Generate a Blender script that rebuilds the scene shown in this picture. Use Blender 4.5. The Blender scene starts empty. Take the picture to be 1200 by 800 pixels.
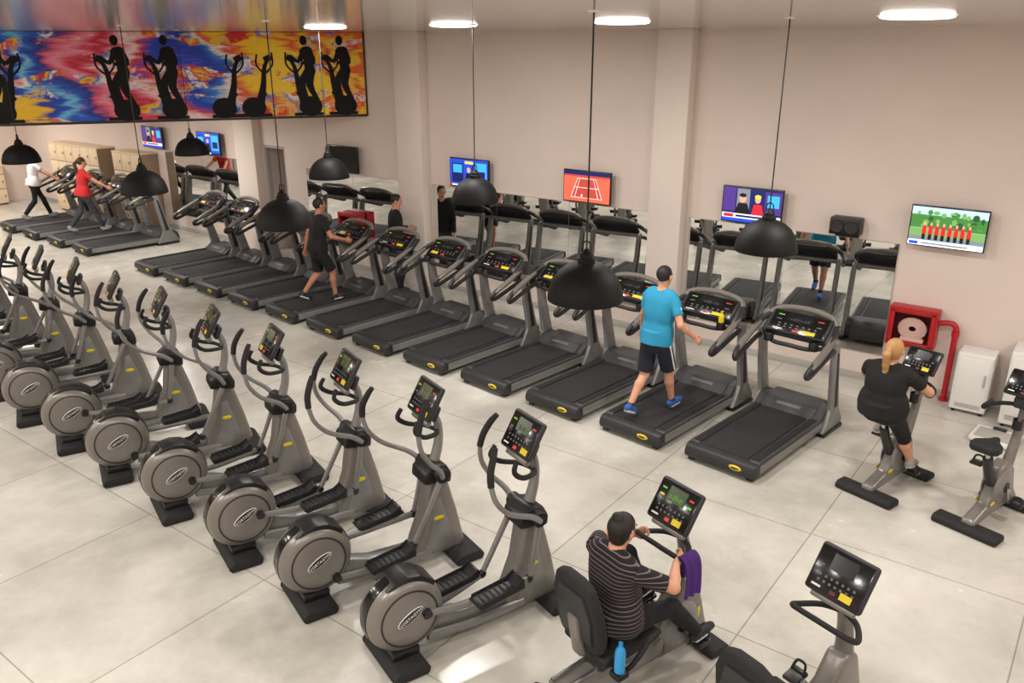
import bpy, bmesh, math, random
import numpy as np
from mathutils import Vector, Matrix, Euler
random.seed(4)
V=Vector
D=math.radians
sc=bpy.context.scene
sc.view_settings.view_transform='Standard'
sc.view_settings.look='None'

# ---------------------------------------------------------------- materials
def lin(c):
    out=[]
    for x in c:
        x/=255.0
        out.append(x/12.92 if x<=0.04045 else ((x+0.055)/1.055)**2.4)
    return (*out,1)
MATS={}
def mat(name,c,rough=.5,metal=0.,emit=0.,spec=.5,noise=0.,coat=0.):
    m=bpy.data.materials.new(name); m.use_nodes=True
    nt=m.node_tree; b=nt.nodes['Principled BSDF']
    b.inputs['Base Color'].default_value=lin(c)
    b.inputs['Roughness'].default_value=rough
    b.inputs['Metallic'].default_value=metal
    b.inputs['Specular IOR Level'].default_value=spec
    b.inputs['Coat Weight'].default_value=coat
    if emit:
        b.inputs['Emission Color'].default_value=lin(c)
        b.inputs['Emission Strength'].default_value=emit
    if noise:
        n=nt.nodes.new('ShaderNodeTexNoise'); n.inputs['Scale'].default_value=9; n.inputs['Detail'].default_value=5
        tc=nt.nodes.new('ShaderNodeTexCoord'); nt.links.new(tc.outputs['Object'],n.inputs['Vector'])
        r=nt.nodes.new('ShaderNodeValToRGB')
        a=lin(c); r.color_ramp.elements[0].position=.3; r.color_ramp.elements[1].position=.7
        r.color_ramp.elements[0].color=(*[x*(1-noise) for x in a[:3]],1)
        r.color_ramp.elements[1].color=(*[min(1,x*(1+noise)) for x in a[:3]],1)
        nt.links.new(n.outputs['Fac'],r.inputs['Fac']); nt.links.new(r.outputs['Color'],b.inputs['Base Color'])
    MATS[name]=m
    return m
mat('frame_silver',(134,133,131),.36,.35,noise=.06)
mat('taupe_shell',(124,119,113),.32,.25,noise=.04)
mat('dark_plastic',(40,40,42),.5,noise=.1)
mat('black_plastic',(20,20,22),.4)
mat('black_gloss',(12,12,14),.16)
mat('rubber',(24,24,26),.75,noise=.1)
mat('belt_rubber',(34,34,36),.8,noise=.12)
mat('deck_grey',(60,60,62),.5,noise=.08)
mat('chrome',(190,190,188),.2,.9)
mat('screen_off',(26,27,28),.15)
mat('screen_lit',(52,66,34),.2,emit=.25)
mat('led_green',(96,170,50),.5,emit=.55)
mat('led_red',(190,50,40),.5,emit=.5)
mat('led_yellow',(205,175,50),.5,emit=.5)
mat('key_grey',(96,96,98),.5)
mat('sticker_yellow',(225,200,20),.5)
mat('label_white',(225,225,220),.5)
mat('lamp_black',(9,8,8),.6,spec=.25)
mat('lamp_inside',(34,32,31),.7)
mat('cable',(25,24,24),.6)
mat('light_lens',(255,250,240),.4,emit=6)
mat('white_paint',(232,230,226),.4)
mat('grey_paint',(175,172,166),.45)
mat('red_paint',(178,26,30),.35)
mat('red_dark',(95,14,18),.5)
mat('hose_canvas',(210,175,165),.8)
mat('locker_beige',(222,200,168),.5,noise=.04)
mat('locker_gap',(140,120,96),.7)
mat('door_dark',(58,50,46),.7)
mat('skin',(205,150,120),.55)
mat('skin_tan',(178,122,92),.55)
mat('lips',(160,80,72),.5)
mat('eye_white',(235,232,228),.3)
mat('eye_dark',(30,22,18),.3)
mat('hair_dark',(24,17,14),.6,noise=.3)
mat('hair_brown',(58,38,26),.6,noise=.3)
mat('hair_blonde',(176,130,82),.55,noise=.2)
mat('cloth_blue',(36,140,178),.85,noise=.06)
mat('cloth_navy',(22,26,42),.85)
mat('cloth_white',(225,224,222),.85)
mat('cloth_black',(18,18,20),.9)
mat('cloth_red',(200,42,44),.85)
mat('cloth_grey',(60,60,64),.9)
mat('cloth_purple',(70,35,110),.95,noise=.15)
mat('shoe_blue',(40,90,160),.6)
mat('shoe_black',(28,28,30),.6)
mat('shoe_grey',(150,150,152),.6)
mat('sole_white',(220,220,220),.6)
mat('bottle_blue',(50,150,210),.2)
mat('tv_bezel',(14,14,16),.25)

def wall_material(name,c):
    m=mat(name,c,.75); nt=m.node_tree; b=nt.nodes['Principled BSDF']
    tc=nt.nodes.new('ShaderNodeTexCoord'); n=nt.nodes.new('ShaderNodeTexNoise')
    n.inputs['Scale'].default_value=.7; n.inputs['Detail'].default_value=4
    r=nt.nodes.new('ShaderNodeValToRGB'); a=lin(c)
    r.color_ramp.elements[0].position=.3; r.color_ramp.elements[1].position=.7
    r.color_ramp.elements[0].color=(*[x*.94 for x in a[:3]],1); r.color_ramp.elements[1].color=(*[min(1,x*1.04) for x in a[:3]],1)
    nt.links.new(tc.outputs['Object'],n.inputs['Vector']); nt.links.new(n.outputs['Fac'],r.inputs['Fac']); nt.links.new(r.outputs['Color'],b.inputs['Base Color'])
    n2=nt.nodes.new('ShaderNodeTexNoise'); n2.inputs['Scale'].default_value=60; n2.inputs['Detail'].default_value=3
    nt.links.new(tc.outputs['Object'],n2.inputs['Vector'])
    bp=nt.nodes.new('ShaderNodeBump'); bp.inputs['Strength'].default_value=.08; bp.inputs['Distance'].default_value=.01
    nt.links.new(n2.outputs['Fac'],bp.inputs['Height']); nt.links.new(bp.outputs['Normal'],b.inputs['Normal'])
    return m
wall_material('wall_paint',(224,208,198))
wall_material('column_paint',(230,216,206))

def floor_material():
    m=mat('floor_tile',(204,200,193),.3); nt=m.node_tree; b=nt.nodes['Principled BSDF']
    tc=nt.nodes.new('ShaderNodeTexCoord')
    n=nt.nodes.new('ShaderNodeTexNoise'); n.inputs['Scale'].default_value=.55; n.inputs['Detail'].default_value=9; n.inputs['Roughness'].default_value=.66
    r=nt.nodes.new('ShaderNodeValToRGB'); r.color_ramp.elements[0].position=.36; r.color_ramp.elements[1].position=.64
    r.color_ramp.elements[0].color=lin((176,172,162)); r.color_ramp.elements[1].color=lin((215,211,202))
    br=nt.nodes.new('ShaderNodeTexBrick'); br.offset=0; br.squash=1
    br.inputs['Scale'].default_value=1; br.inputs['Mortar Size'].default_value=.006; br.inputs['Mortar Smooth'].default_value=.1
    br.inputs['Brick Width'].default_value=1.75; br.inputs['Row Height'].default_value=1.75
    br.inputs['Color1'].default_value=(1,1,1,1); br.inputs['Color2'].default_value=(.93,.93,.92,1); br.inputs['Mortar'].default_value=(.55,.53,.5,1)
    mx=nt.nodes.new('ShaderNodeMixRGB'); mx.blend_type='MULTIPLY'; mx.inputs['Fac'].default_value=1
    L=nt.links.new
    L(tc.outputs['Object'],n.inputs['Vector']); L(tc.outputs['Object'],br.inputs['Vector'])
    L(n.outputs['Fac'],r.inputs['Fac']); L(r.outputs['Color'],mx.inputs['Color1']); L(br.outputs['Color'],mx.inputs['Color2'])
    L(mx.outputs['Color'],b.inputs['Base Color'])
    n2=nt.nodes.new('ShaderNodeTexNoise'); n2.inputs['Scale'].default_value=2.2; n2.inputs['Detail'].default_value=6
    L(tc.outputs['Object'],n2.inputs['Vector'])
    mr=nt.nodes.new('ShaderNodeMapRange'); mr.inputs['To Min'].default_value=.13; mr.inputs['To Max'].default_value=.34
    L(n2.outputs['Fac'],mr.inputs['Value']); L(mr.outputs['Result'],b.inputs['Roughness'])
    b.inputs['Specular IOR Level'].default_value=.62
floor_material()

def ceiling_material():
    m=mat('ceiling_panels',(196,192,190),.1); nt=m.node_tree; b=nt.nodes['Principled BSDF']
    tc=nt.nodes.new('ShaderNodeTexCoord')
    br=nt.nodes.new('ShaderNodeTexBrick'); br.offset=0
    br.inputs['Scale'].default_value=1; br.inputs['Mortar Size'].default_value=.006
    br.inputs['Brick Width'].default_value=6; br.inputs['Row Height'].default_value=.4
    br.inputs['Color1'].default_value=lin((206,202,200)); br.inputs['Color2'].default_value=lin((198,195,192)); br.inputs['Mortar'].default_value=lin((140,136,133))
    nt.links.new(tc.outputs['Object'],br.inputs['Vector']); nt.links.new(br.outputs['Color'],b.inputs['Base Color'])
ceiling_material()
m=mat('mirror_glass',(226,229,228),.0,1.0)

def mural_material():
    m=mat('mural_paint',(200,80,60),.45); nt=m.node_tree; b=nt.nodes['Principled BSDF']; L=nt.links.new
    tc=nt.nodes.new('ShaderNodeTexCoord')
    def noise(scale,detail,rough,dist,rot,scl,off=(0,0,0)):
        mp=nt.nodes.new('ShaderNodeMapping'); mp.inputs['Rotation'].default_value=(0,D(rot),0); mp.inputs['Scale'].default_value=scl; mp.inputs['Location'].default_value=off
        n=nt.nodes.new('ShaderNodeTexNoise'); n.inputs['Scale'].default_value=scale; n.inputs['Detail'].default_value=detail; n.inputs['Roughness'].default_value=rough; n.inputs['Distortion'].default_value=dist
        L(tc.outputs['Object'],mp.inputs['Vector']); L(mp.outputs['Vector'],n.inputs['Vector']); return n.outputs['Fac']
    n1=noise(1.0,3,.45,.6,48,(.5,1,1.6)); n2=noise(3.6,9,.75,.35,48,(.3,1,2.4),(4,0,2)); n3=noise(1.25,4,.5,.8,-35,(1,1,1),(9,1,3))
    sx=nt.nodes.new('ShaderNodeSeparateXYZ'); L(tc.outputs['Object'],sx.inputs['Vector'])
    def math_(op,a,bv):
        q=nt.nodes.new('ShaderNodeMath'); q.operation=op
        for i,x in enumerate((a,bv)):
            if hasattr(x,'links'): L(x,q.inputs[i])
            else: q.inputs[i].default_value=x
        return q.outputs[0]
    x01=math_('MULTIPLY',sx.outputs['X'],1/6.06)
    zt=math_('MULTIPLY',math_('SUBTRACT',sx.outputs['Z'],.7),.10)
    a1=math_('MULTIPLY',math_('SUBTRACT',n1,.5),.50); a2=math_('MULTIPLY',math_('SUBTRACT',n2,.5),.20)
    f=math_('ADD',math_('ADD',x01,zt),math_('ADD',a1,a2))
    r=nt.nodes.new('ShaderNodeValToRGB'); cr=r.color_ramp
    stops=[(0,(245,195,20)),(.04,(10,50,160)),(.09,(10,80,200)),(.115,(120,205,240)),(.15,(20,90,205)),(.20,(10,30,130)),(.235,(230,90,120)),(.28,(240,150,170)),(.32,(225,60,90)),(.35,(190,8,40)),(.38,(235,110,135)),
      (.43,(250,225,225)),(.47,(215,20,30)),(.50,(10,70,200)),(.55,(8,40,165)),(.60,(20,120,215)),(.64,(250,240,220)),(.67,(225,35,15)),(.71,(255,205,5)),(.80,(255,214,10)),(.84,(235,70,10)),(.88,(255,200,5)),(.92,(210,20,20)),(.96,(255,215,20)),(1,(240,100,10))]
    cr.elements[0].position=0; cr.elements[0].color=lin(stops[0][1]); cr.elements[1].position=1; cr.elements[1].color=lin(stops[-1][1])
    for p,c in stops[1:-1]:
        e=cr.elements.new(p); e.color=lin(c)
    L(f,r.inputs['Fac'])
    r2=nt.nodes.new('ShaderNodeValToRGB'); c2=r2.color_ramp
    st2=[(0,(8,60,180)),(.36,(250,205,10)),(.43,(220,25,20)),(.48,(250,240,230)),(.53,(10,90,205)),(.58,(250,200,10)),(.64,(210,15,30)),(1,(215,20,30))]
    c2.elements[0].color=lin(st2[0][1]); c2.elements[1].color=lin(st2[-1][1])
    for p,c in st2[1:-1]:
        e=c2.elements.new(p); e.color=lin(c)
    L(math_('ADD',n3,a2),r2.inputs['Fac'])
    mk=nt.nodes.new('ShaderNodeValToRGB'); mk.color_ramp.elements[0].position=.525; mk.color_ramp.elements[1].position=.555
    L(noise(1.7,6,.65,.6,55,(.6,1,1.6),(2,0,7)),mk.inputs['Fac'])
    mx=nt.nodes.new('ShaderNodeMixRGB'); L(mk.outputs['Color'],mx.inputs['Fac']); L(r.outputs['Color'],mx.inputs['Color1']); L(r2.outputs['Color'],mx.inputs['Color2'])
    L(mx.outputs['Color'],b.inputs['Base Color'])
mural_material()

def stripe_material():
    m=mat('cloth_striped',(30,28,30),.9); nt=m.node_tree; b=nt.nodes['Principled BSDF']
    tc=nt.nodes.new('ShaderNodeTexCoord'); w=nt.nodes.new('ShaderNodeTexWave'); w.bands_direction='Z'; w.inputs['Scale'].default_value=11; w.inputs['Distortion'].default_value=.1
    r=nt.nodes.new('ShaderNodeValToRGB'); r.color_ramp.elements[0].position=.86; r.color_ramp.elements[1].position=.95
    r.color_ramp.elements[0].color=lin((26,23,26)); r.color_ramp.elements[1].color=lin((118,102,104))
    nt.links.new(tc.outputs['Object'],w.inputs['Vector']); nt.links.new(w.outputs['Fac'],r.inputs['Fac']); nt.links.new(r.outputs['Color'],b.inputs['Base Color'])
stripe_material()

# ---------------------------------------------------------------- mesh builder
def crom(P,sub):
    out=[]; n=len(P)
    for i in range(n-1):
        p0=P[max(i-1,0)];p1=P[i];p2=P[i+1];p3=P[min(i+2,n-1)]
        for k in range(sub):
            t=k/sub
            out.append(.5*((2*p1)+(-p0+p2)*t+(2*p0-5*p1+4*p2-p3)*t*t+(-p0+3*p1-3*p2+p3)*t**3))
    out.append(P[-1]); return out
class MB:
    def __init__(s): s.v=[];s.f=[];s.mi=[];s.mats=[];s.M=Matrix.Identity(4)
    def slot(s,m):
        if m not in s.mats: s.mats.append(m)
        return s.mats.index(m)
    def add(s,vs,fs,m):
        o=len(s.v); s.v+= [tuple(s.M@V(v)) for v in vs]
        k=s.slot(m) if isinstance(m,str) else None
        for i,f in enumerate(fs):
            s.f.append(tuple(o+j for j in f)); s.mi.append(k if k is not None else s.slot(m[i]))
    def _bm(s,bm,m):
        bm.verts.index_update()
        s.add([v.co.copy() for v in bm.verts],[[v.index for v in f.verts] for f in bm.faces],m); bm.free()
    def box(s,c,sz,m,rot=(0,0,0),bev=.008,seg=2):
        bm=bmesh.new(); bmesh.ops.create_cube(bm,size=1)
        for v in bm.verts: v.co=V((v.co.x*sz[0],v.co.y*sz[1],v.co.z*sz[2]))
        bev=min(bev,min(sz)*.45)
        if bev>0: bmesh.ops.bevel(bm,geom=bm.edges[:],offset=bev,segments=seg,affect='EDGES',profile=.5)
        T=Matrix.Translation(V(c))@Euler([D(a) for a in rot]).to_matrix().to_4x4()
        bmesh.ops.transform(bm,matrix=T,verts=bm.verts); s._bm(bm,m)
    def prof(s,pts,x0,x1,m,bev=.012,seg=2,axis='x'):
        bm=bmesh.new()
        if axis=='x': mk=lambda a,b,h:(h,a,b)
        elif axis=='y': mk=lambda a,b,h:(a,h,b)
        else: mk=lambda a,b,h:(a,b,h)
        A=[bm.verts.new(mk(p[0],p[1],x0)) for p in pts]; B=[bm.verts.new(mk(p[0],p[1],x1)) for p in pts]
        bm.faces.new(A); bm.faces.new(B[::-1]); n=len(pts)
        for i in range(n): bm.faces.new((A[i],B[i],B[(i+1)%n],A[(i+1)%n]))
        bmesh.ops.recalc_face_normals(bm,faces=bm.faces)
        if bev>0: bmesh.ops.bevel(bm,geom=bm.edges[:],offset=bev,segments=seg,affect='EDGES',profile=.5,clamp_overlap=True)
        s._bm(bm,m)
    def tube(s,pts,r,m,n=10,sub=5,sx=1,sy=1,ref=(1,0,0)):
        rr=r if isinstance(r,(list,tuple)) else [r]*len(pts)
        P=[V((p[0],p[1],p[2],q)) for p,q in zip(pts,rr)]
        if len(P)>2 and sub>1: P=crom(P,sub)
        C=[V(p[:3]) for p in P]; R=[max(p[3],.0005) for p in P]
        nrm=V(ref); vs=[];N=len(C)
        for i in range(N):
            t=(C[min(i+1,N-1)]-C[max(i-1,0)]).normalized()
            nn=nrm-t*nrm.dot(t)
            if nn.length<1e-3: nn=t.orthogonal()
            nn.normalize(); nrm=nn; b=t.cross(nn)
            for k in range(n):
                a=2*math.pi*k/n
                vs.append(C[i]+nn*(math.cos(a)*R[i]*sx)+b*(math.sin(a)*R[i]*sy))
        fs=[]
        for i in range(N-1):
            for k in range(n):
                fs.append((i*n+k,i*n+(k+1)%n,(i+1)*n+(k+1)%n,(i+1)*n+k))
        fs.append(tuple(range(n))[::-1]); fs.append(tuple((N-1)*n+k for k in range(n)))
        s.add(vs,fs,m)
    def cyl(s,a,b,r,m,n=24,rb=None): s.tube([a,b],[r,r if rb is None else rb],m,n=n)
    def lathe(s,pr,o,ax,m,n=40):
        ax=V(ax).normalized(); u=ax.orthogonal().normalized(); w=ax.cross(u); o=V(o); vs=[];fs=[]
        for (r,h) in pr:
            for k in range(n):
                a=2*math.pi*k/n; vs.append(o+ax*h+(u*math.cos(a)+w*math.sin(a))*max(r,1e-4))
        for i in range(len(pr)-1):
            for k in range(n): fs.append((i*n+k,i*n+(k+1)%n,(i+1)*n+(k+1)%n,(i+1)*n+k))
        s.add(vs,fs,m)
    def ball(s,c,sz,m,rot=None,n=16):
        bm=bmesh.new(); bmesh.ops.create_uvsphere(bm,u_segments=n,v_segments=max(8,n//2),radius=1)
        R=rot if rot is not None else Matrix.Identity(3)
        for v in bm.verts: v.co=V(c)+R@V((v.co.x*sz[0],v.co.y*sz[1],v.co.z*sz[2]))
        s._bm(bm,m)
    def quad(s,pts,m): s.add(pts,[tuple(range(len(pts)))],m)
    def text(s,t,size,Mx,m,ext=.0008):
        cu=bpy.data.curves.new('t','FONT'); cu.body=t; cu.size=size; cu.extrude=ext; cu.align_x='CENTER'; cu.align_y='CENTER'; cu.resolution_u=2
        ob=bpy.data.objects.new('t',cu); sc.collection.objects.link(ob)
        dg=bpy.context.evaluated_depsgraph_get(); me=ob.evaluated_get(dg).to_mesh()
        vs=[Mx@v.co for v in me.vertices]; fs=[tuple(p.vertices) for p in me.polygons]
        s.add(vs,fs,m); ob.evaluated_get(dg).to_mesh_clear()
        bpy.data.objects.remove(ob); bpy.data.curves.remove(cu)
    def mesh(s,name,ang=.6,recalc=True):
        me=bpy.data.meshes.new(name); me.from_pydata(s.v,[],s.f)
        for k in s.mats: me.materials.append(MATS[k])
        me.polygons.foreach_set('material_index',s.mi)
        bm=bmesh.new(); bm.from_mesh(me)
        if recalc: bmesh.ops.recalc_face_normals(bm,faces=bm.faces)
        for f in bm.faces: f.smooth=True
        if ang:
            for e in bm.edges:
                if len(e.link_faces)==2 and e.calc_face_angle(0)>ang: e.smooth=False
        bm.to_mesh(me); bm.free(); return me
    def obj(s,name,loc=(0,0,0),rz=0,parent=None,**k):
        return place(s.mesh(name,**k),name,loc,rz,parent)
def place(me,name,loc=(0,0,0),rz=0,parent=None):
    o=bpy.data.objects.new(name,me); sc.collection.objects.link(o); o.location=loc; o.rotation_euler=(0,0,D(rz))
    if parent: o.parent=parent
    return o

# ---------------------------------------------------------------- room shell
YW=11.2; ZC=4.49; XL=-26.; XR=5.; YN=-3.
def slab(name,a,b,m,bev=0):
    mb=MB(); c=[(a[i]+b[i])/2 for i in range(3)]; s_=[abs(b[i]-a[i]) for i in range(3)]
    mb.box((0,0,0),s_,m,bev=bev); return mb.obj(name,c)
o=slab('floor',(XL-.2,YN-.2,-.2),(XR+.2,YW+2.5,0),'floor_tile')
slab('ceiling',(XL-.2,YN-.2,ZC),(XR+.2,YW+.2,ZC+.2),'ceiling_panels')
mb=MB()
def wseg(x0,x1,z0,z1): mb.box(((x0+x1)/2,YW+.1,(z0+z1)/2),(x1-x0,.2,z1-z0),'wall_paint',bev=0)
wseg(XL-.2,-14.95,0,ZC); wseg(-14.95,-14.25,2.28,ZC); wseg(-14.25,XR+.2,0,ZC)
for z in (2.62,3.55):
    mb.box(((-5.1+XR)/2,YW-.001,z),(XR+5.1,.006,.006),'wall_paint',bev=0)
mb.obj('wall_back')
slab('wall_left',(XL-.2,YN,0),(XL,YW,ZC),'wall_paint')
slab('wall_right',(XR,YN,0),(XR+.2,YW,ZC),'wall_paint')
slab('wall_front',(XL-.2,YN-.2,0),(XR+.2,YN,ZC),'wall_paint')
# short dim passage behind the doorway
mb=MB()
mb.box((-14.6,YW+1.6,1.14),(.74,.05,2.3),'door_dark',bev=0)
mb.box((-15.0,YW+.9,1.14),(.05,1.4,2.3),'wall_paint',bev=0); mb.box((-14.2,YW+.9,1.14),(.05,1.4,2.3),'wall_paint',bev=0)
mb.box((-14.6,YW+.9,2.31),(.85,1.4,.05),'wall_paint',bev=0)
mb.obj('wall_passage')
mb=MB()
for x in (-14.925,-14.275): mb.box((x,YW+.06,1.13),(.045,.12,2.26),'grey_paint',bev=.005)
mb.box((-14.6,YW+.06,2.25),(.68,.12,.045),'grey_paint',bev=.005)
mb.obj('trim_1')
mb=MB(); mb.box(((XL-14.98)/2,YW-.008,.05),(XL*-1-14.98,.016,.1),'grey_paint',bev=.003); mb.box(((-14.2+XR)/2,YW-.008,.05),(XR+14.2,.016,.1),'grey_paint',bev=.003)
mb.obj('baseboard_back')
for i,(a,b) in enumerate([(-10.8,-10.2),(-5.68,-5.16)]):
    mb=MB(); mb.box((0,0,ZC/2),(b-a,.22,ZC),'column_paint',bev=.008); mb.obj('wall_column',((a+b)/2,YW-.11,0))
mb=MB(); mb.box((0,0,1.52),(.66,.2,3.04),'column_paint',bev=.008); mb.obj('wall_column',(-15.34,YW-.1,0))

# bulkhead with mural
R0=V((-11.75,11.2)); dr=V((-.553,-.833)); E=R0+dr*14.2
mb=MB(); mb.prof([(R0.x,R0.y),(E.x,E.y),(XL,E.y),(XL,11.2)],3.04,ZC-.002,'wall_paint',bev=0,axis='z'); mb.obj('ceiling_bulkhead')
P0=R0+dr*6.06
mu=MB()
mu.box((.53,-.02,.735),(11.04,.03,1.43),'mural_paint',bev=0)
mu.box((.53,-.025,.01),(11.06,.05,.04),'black_plastic',bev=.003)
mu.box((6.06,-.025,.735),(.03,.05,1.45),'black_plastic',bev=.003)
def silhouette(mu,x,s=1.,rider=True,flip=1):
    old=mu.M
    mu.M=Matrix.Translation((x,-.042,.03))@Matrix.Diagonal((s*flip,.06,s,1))
    K='lamp_black'
    mu.ball((-.02,0,.16),(.2,.1,.17),K); mu.box((.02,0,.03),(.5,.1,.05),K)
    mu.tube([(.05,0,.1),(.16,0,.5),(.2,0,.78),(.26,0,.92)],[.09,.05,.035,.03],K,n=8)
    mu.tube([(-.1,0,.2),(.1,0,.3),(.2,0,.4)],.03,K,n=8)
    mu.box((.27,0,.95),(.13,.1,.1),K,rot=(0,-25,0))
    mu.tube([(.2,0,.7),(.08,0,.85),(.1,0,1.02)],.015,K,n=6); mu.tube([(.2,0,.7),(.34,0,.85),(.34,0,1.05)],.015,K,n=6)
    if rider:
        mu.tube([(-.05,0,.75),(.1,0,.55),(.03,0,.28)],[.09,.06,.035],K,n=8,sub=3); mu.tube([(-.05,0,.75),(-.03,0,.5),(-.15,0,.25)],[.09,.06,.035],K,n=8,sub=3)
        mu.box((.06,0,.26),(.16,.1,.04),K); mu.box((-.12,0,.23),(.16,.1,.04),K)
        mu.tube([(-.05,0,.72),(-.03,0,.92),(.0,0,1.08),(.01,0,1.14)],[.095,.075,.11,.04],K,n=10)
        mu.ball((.03,0,1.24),(.062,.1,.08),K)
        mu.tube([(.04,0,1.08),(.14,0,.9),(.27,0,1.0)],[.045,.035,.025],K,n=8,sub=3); mu.tube([(-.06,0,1.07),(-.12,0,.88),(.08,0,.88)],[.045,.035,.025],K,n=8,sub=3)
    mu.M=old
for w,rd in ((.41,1),(1.04,1),(1.99,0),(2.49,0),(3.35,1),(4.11,1),(5.94,1),(6.9,1),(8.0,0),(9.2,1)):
    silhouette(mu,6.06-w,1.04,bool(rd),-1 if w in(3.35,4.11,.41,1.04) else 1)
mu.obj('wall_mural',(P0.x,P0.y,3.03),math.degrees(math.atan2(.833,.553)))

# mirrors
def mirror(x0,x1,z0=.40,z1=1.91):
    mb=MB(); w=x1-x0; n=max(1,round(w/1.4))
    mb.box((0,.012,(z0+z1)/2),(w,.016,z1-z0),'grey_paint',bev=0)
    for i in range(n):
        mb.box((-w/2+w/n*(i+.5),-.002,(z0+z1)/2),(w/n-.006,.012,z1-z0-.01),'mirror_glass',bev=0)
    mb.obj('wall_mirror',((x0+x1)/2,YW-.02,0))
mirror(-5.1,-2.22); mirror(-10.15,-5.72); mirror(-13.6,-10.85); mirror(-18.7,-15.75)

# ---------------------------------------------------------------- televisions
for n_,c_ in dict(s_blue=(30,70,200),s_cyan=(60,170,230),s_dblue=(14,26,90),s_white=(235,238,240),s_clay=(214,96,72),s_dclay=(176,66,54),s_purple=(72,48,130),s_red=(214,30,44),
    s_skin=(214,160,130),s_grey=(120,125,140),s_green=(62,124,56),s_dgreen=(34,82,40),s_sky=(180,210,225),s_yellow=(240,205,70),s_black=(12,12,20),s_grass=(110,160,90)).items(): mat(n_,c_,.4,emit=.9)
TW,TH=.86,.50
def tv(X,kind,z=2.2,name='wall_television'):
    mb=MB()
    mb.box((0,0,0),(TW,.045,TH),'tv_bezel',bev=.008); mb.box((0,.045,0),(.5,.06,.3),'tv_bezel',bev=.01)
    mb.box((0,.10,0),(.2,.08,.2),'black_plastic',bev=.01)
    SW,SH=TW-.03,TH-.035; cnt=[0]
    def P(u,v): return (-SW/2+u*SW,-.0235-.0003*cnt[0],-SH/2+v*SH)
    def rc(u0,v0,u1,v1,m): cnt[0]+=1; mb.quad([P(u0,v0),P(u1,v0),P(u1,v1),P(u0,v1)],m)
    def pg(pts,m): cnt[0]+=1; mb.quad([P(*p) for p in pts],m)
    def el(u,v,a,b,m): pg([(u+a*math.cos(t*math.pi/8),v+b*math.sin(t*math.pi/8)) for t in range(16)],m)
    if kind=='off': rc(0,0,1,1,'screen_off')
    elif kind=='blue':
        rc(0,0,1,1,'s_blue'); rc(.05,.15,.35,.85,'s_dblue'); rc(.08,.5,.32,.8,'s_cyan'); rc(.66,.2,.97,.9,'s_cyan'); rc(.7,.3,.93,.6,'s_dblue'); rc(.4,.84,.62,.94,'s_yellow')
        el(.5,.62,.05,.1,'s_skin'); pg([(.38,.12),(.62,.12),(.56,.5),(.44,.5)],'s_black'); rc(0,0,1,.1,'s_dblue'); rc(.05,.02,.6,.08,'s_white'); rc(.0,.0,.04,.1,'s_red')
    elif kind=='tennis':
        rc(0,0,1,1,'s_clay'); rc(0,.88,1,1,'s_dblue'); rc(0,.82,1,.88,'s_dclay'); pg([(.16,.12),(.84,.12),(.7,.76),(.3,.76)],'s_dclay')
        for a in ((.16,.12,.3,.76),(.84,.12,.7,.76),(.24,.12,.35,.76),(.76,.12,.65,.76)): pg([(a[0]-.006,a[1]),(a[0]+.006,a[1]),(a[2]+.004,a[3]),(a[2]-.004,a[3])],'s_white')
        for v_,a,b in ((.12,.16,.84),(.76,.3,.7),(.46,.24,.76)): rc(a,v_,b,v_+.015,'s_white')
        el(.4,.2,.015,.05,'s_white'); el(.55,.7,.012,.04,'s_blue')
    elif kind=='host':
        rc(0,0,1,1,'s_dblue'); rc(0,.3,.22,1,'s_purple'); rc(.24,.35,.46,.98,'s_grey'); rc(.72,.3,1,.95,'s_purple'); rc(.76,.5,.96,.85,'s_cyan'); el(.34,.7,.06,.13,'s_skin'); el(.34,.79,.062,.06,'s_black'); pg([(.2,.2),(.5,.2),(.42,.56),(.27,.56)],'s_black')
        el(.6,.7,.05,.11,'s_skin'); el(.6,.78,.055,.06,'s_yellow'); pg([(.5,.2),(.72,.2),(.67,.55),(.54,.55)],'s_red'); rc(0,.1,1,.24,'s_white'); rc(.03,.12,.2,.22,'s_red'); rc(.24,.14,.8,.2,'s_dblue'); rc(0,0,1,.1,'s_blue')
    elif kind=='park':
        rc(0,0,1,1,'s_sky'); rc(0,.45,1,.8,'s_green')
        rr=random.Random(3)
        for i in range(46): el(rr.uniform(.05,.95),rr.uniform(.5,.88),rr.uniform(.02,.05),rr.uniform(.03,.09),rr.choice(['s_dgreen','s_green','s_green','s_grass']))
        rc(0,.14,1,.45,'s_grass'); rc(0,.14,1,.24,'s_grey')
        for i in range(8): u=.2+.085*i; pg([(u-.03,.3),(u+.03,.3),(u+.025,.52),(u-.025,.52)],'s_red'); el(u,.57,.016,.045,'s_skin'); rc(u-.022,.16,u+.022,.3,'s_black')
        rc(0,0,1,.12,'s_white'); rc(.02,.02,.14,.1,'s_blue'); rc(.18,.04,.8,.08,'s_grey')
    return mb.obj(name,(X,YW-.14,z),0,recalc=False)
for X,k in ((-1.69,'park'),(-4.14,'host'),(-6.80,'tennis'),(-9.17,'blue'),(-12.35,'off'),(-16.7,'blue'),(-18.95,'host')): tv(X,k)

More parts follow.
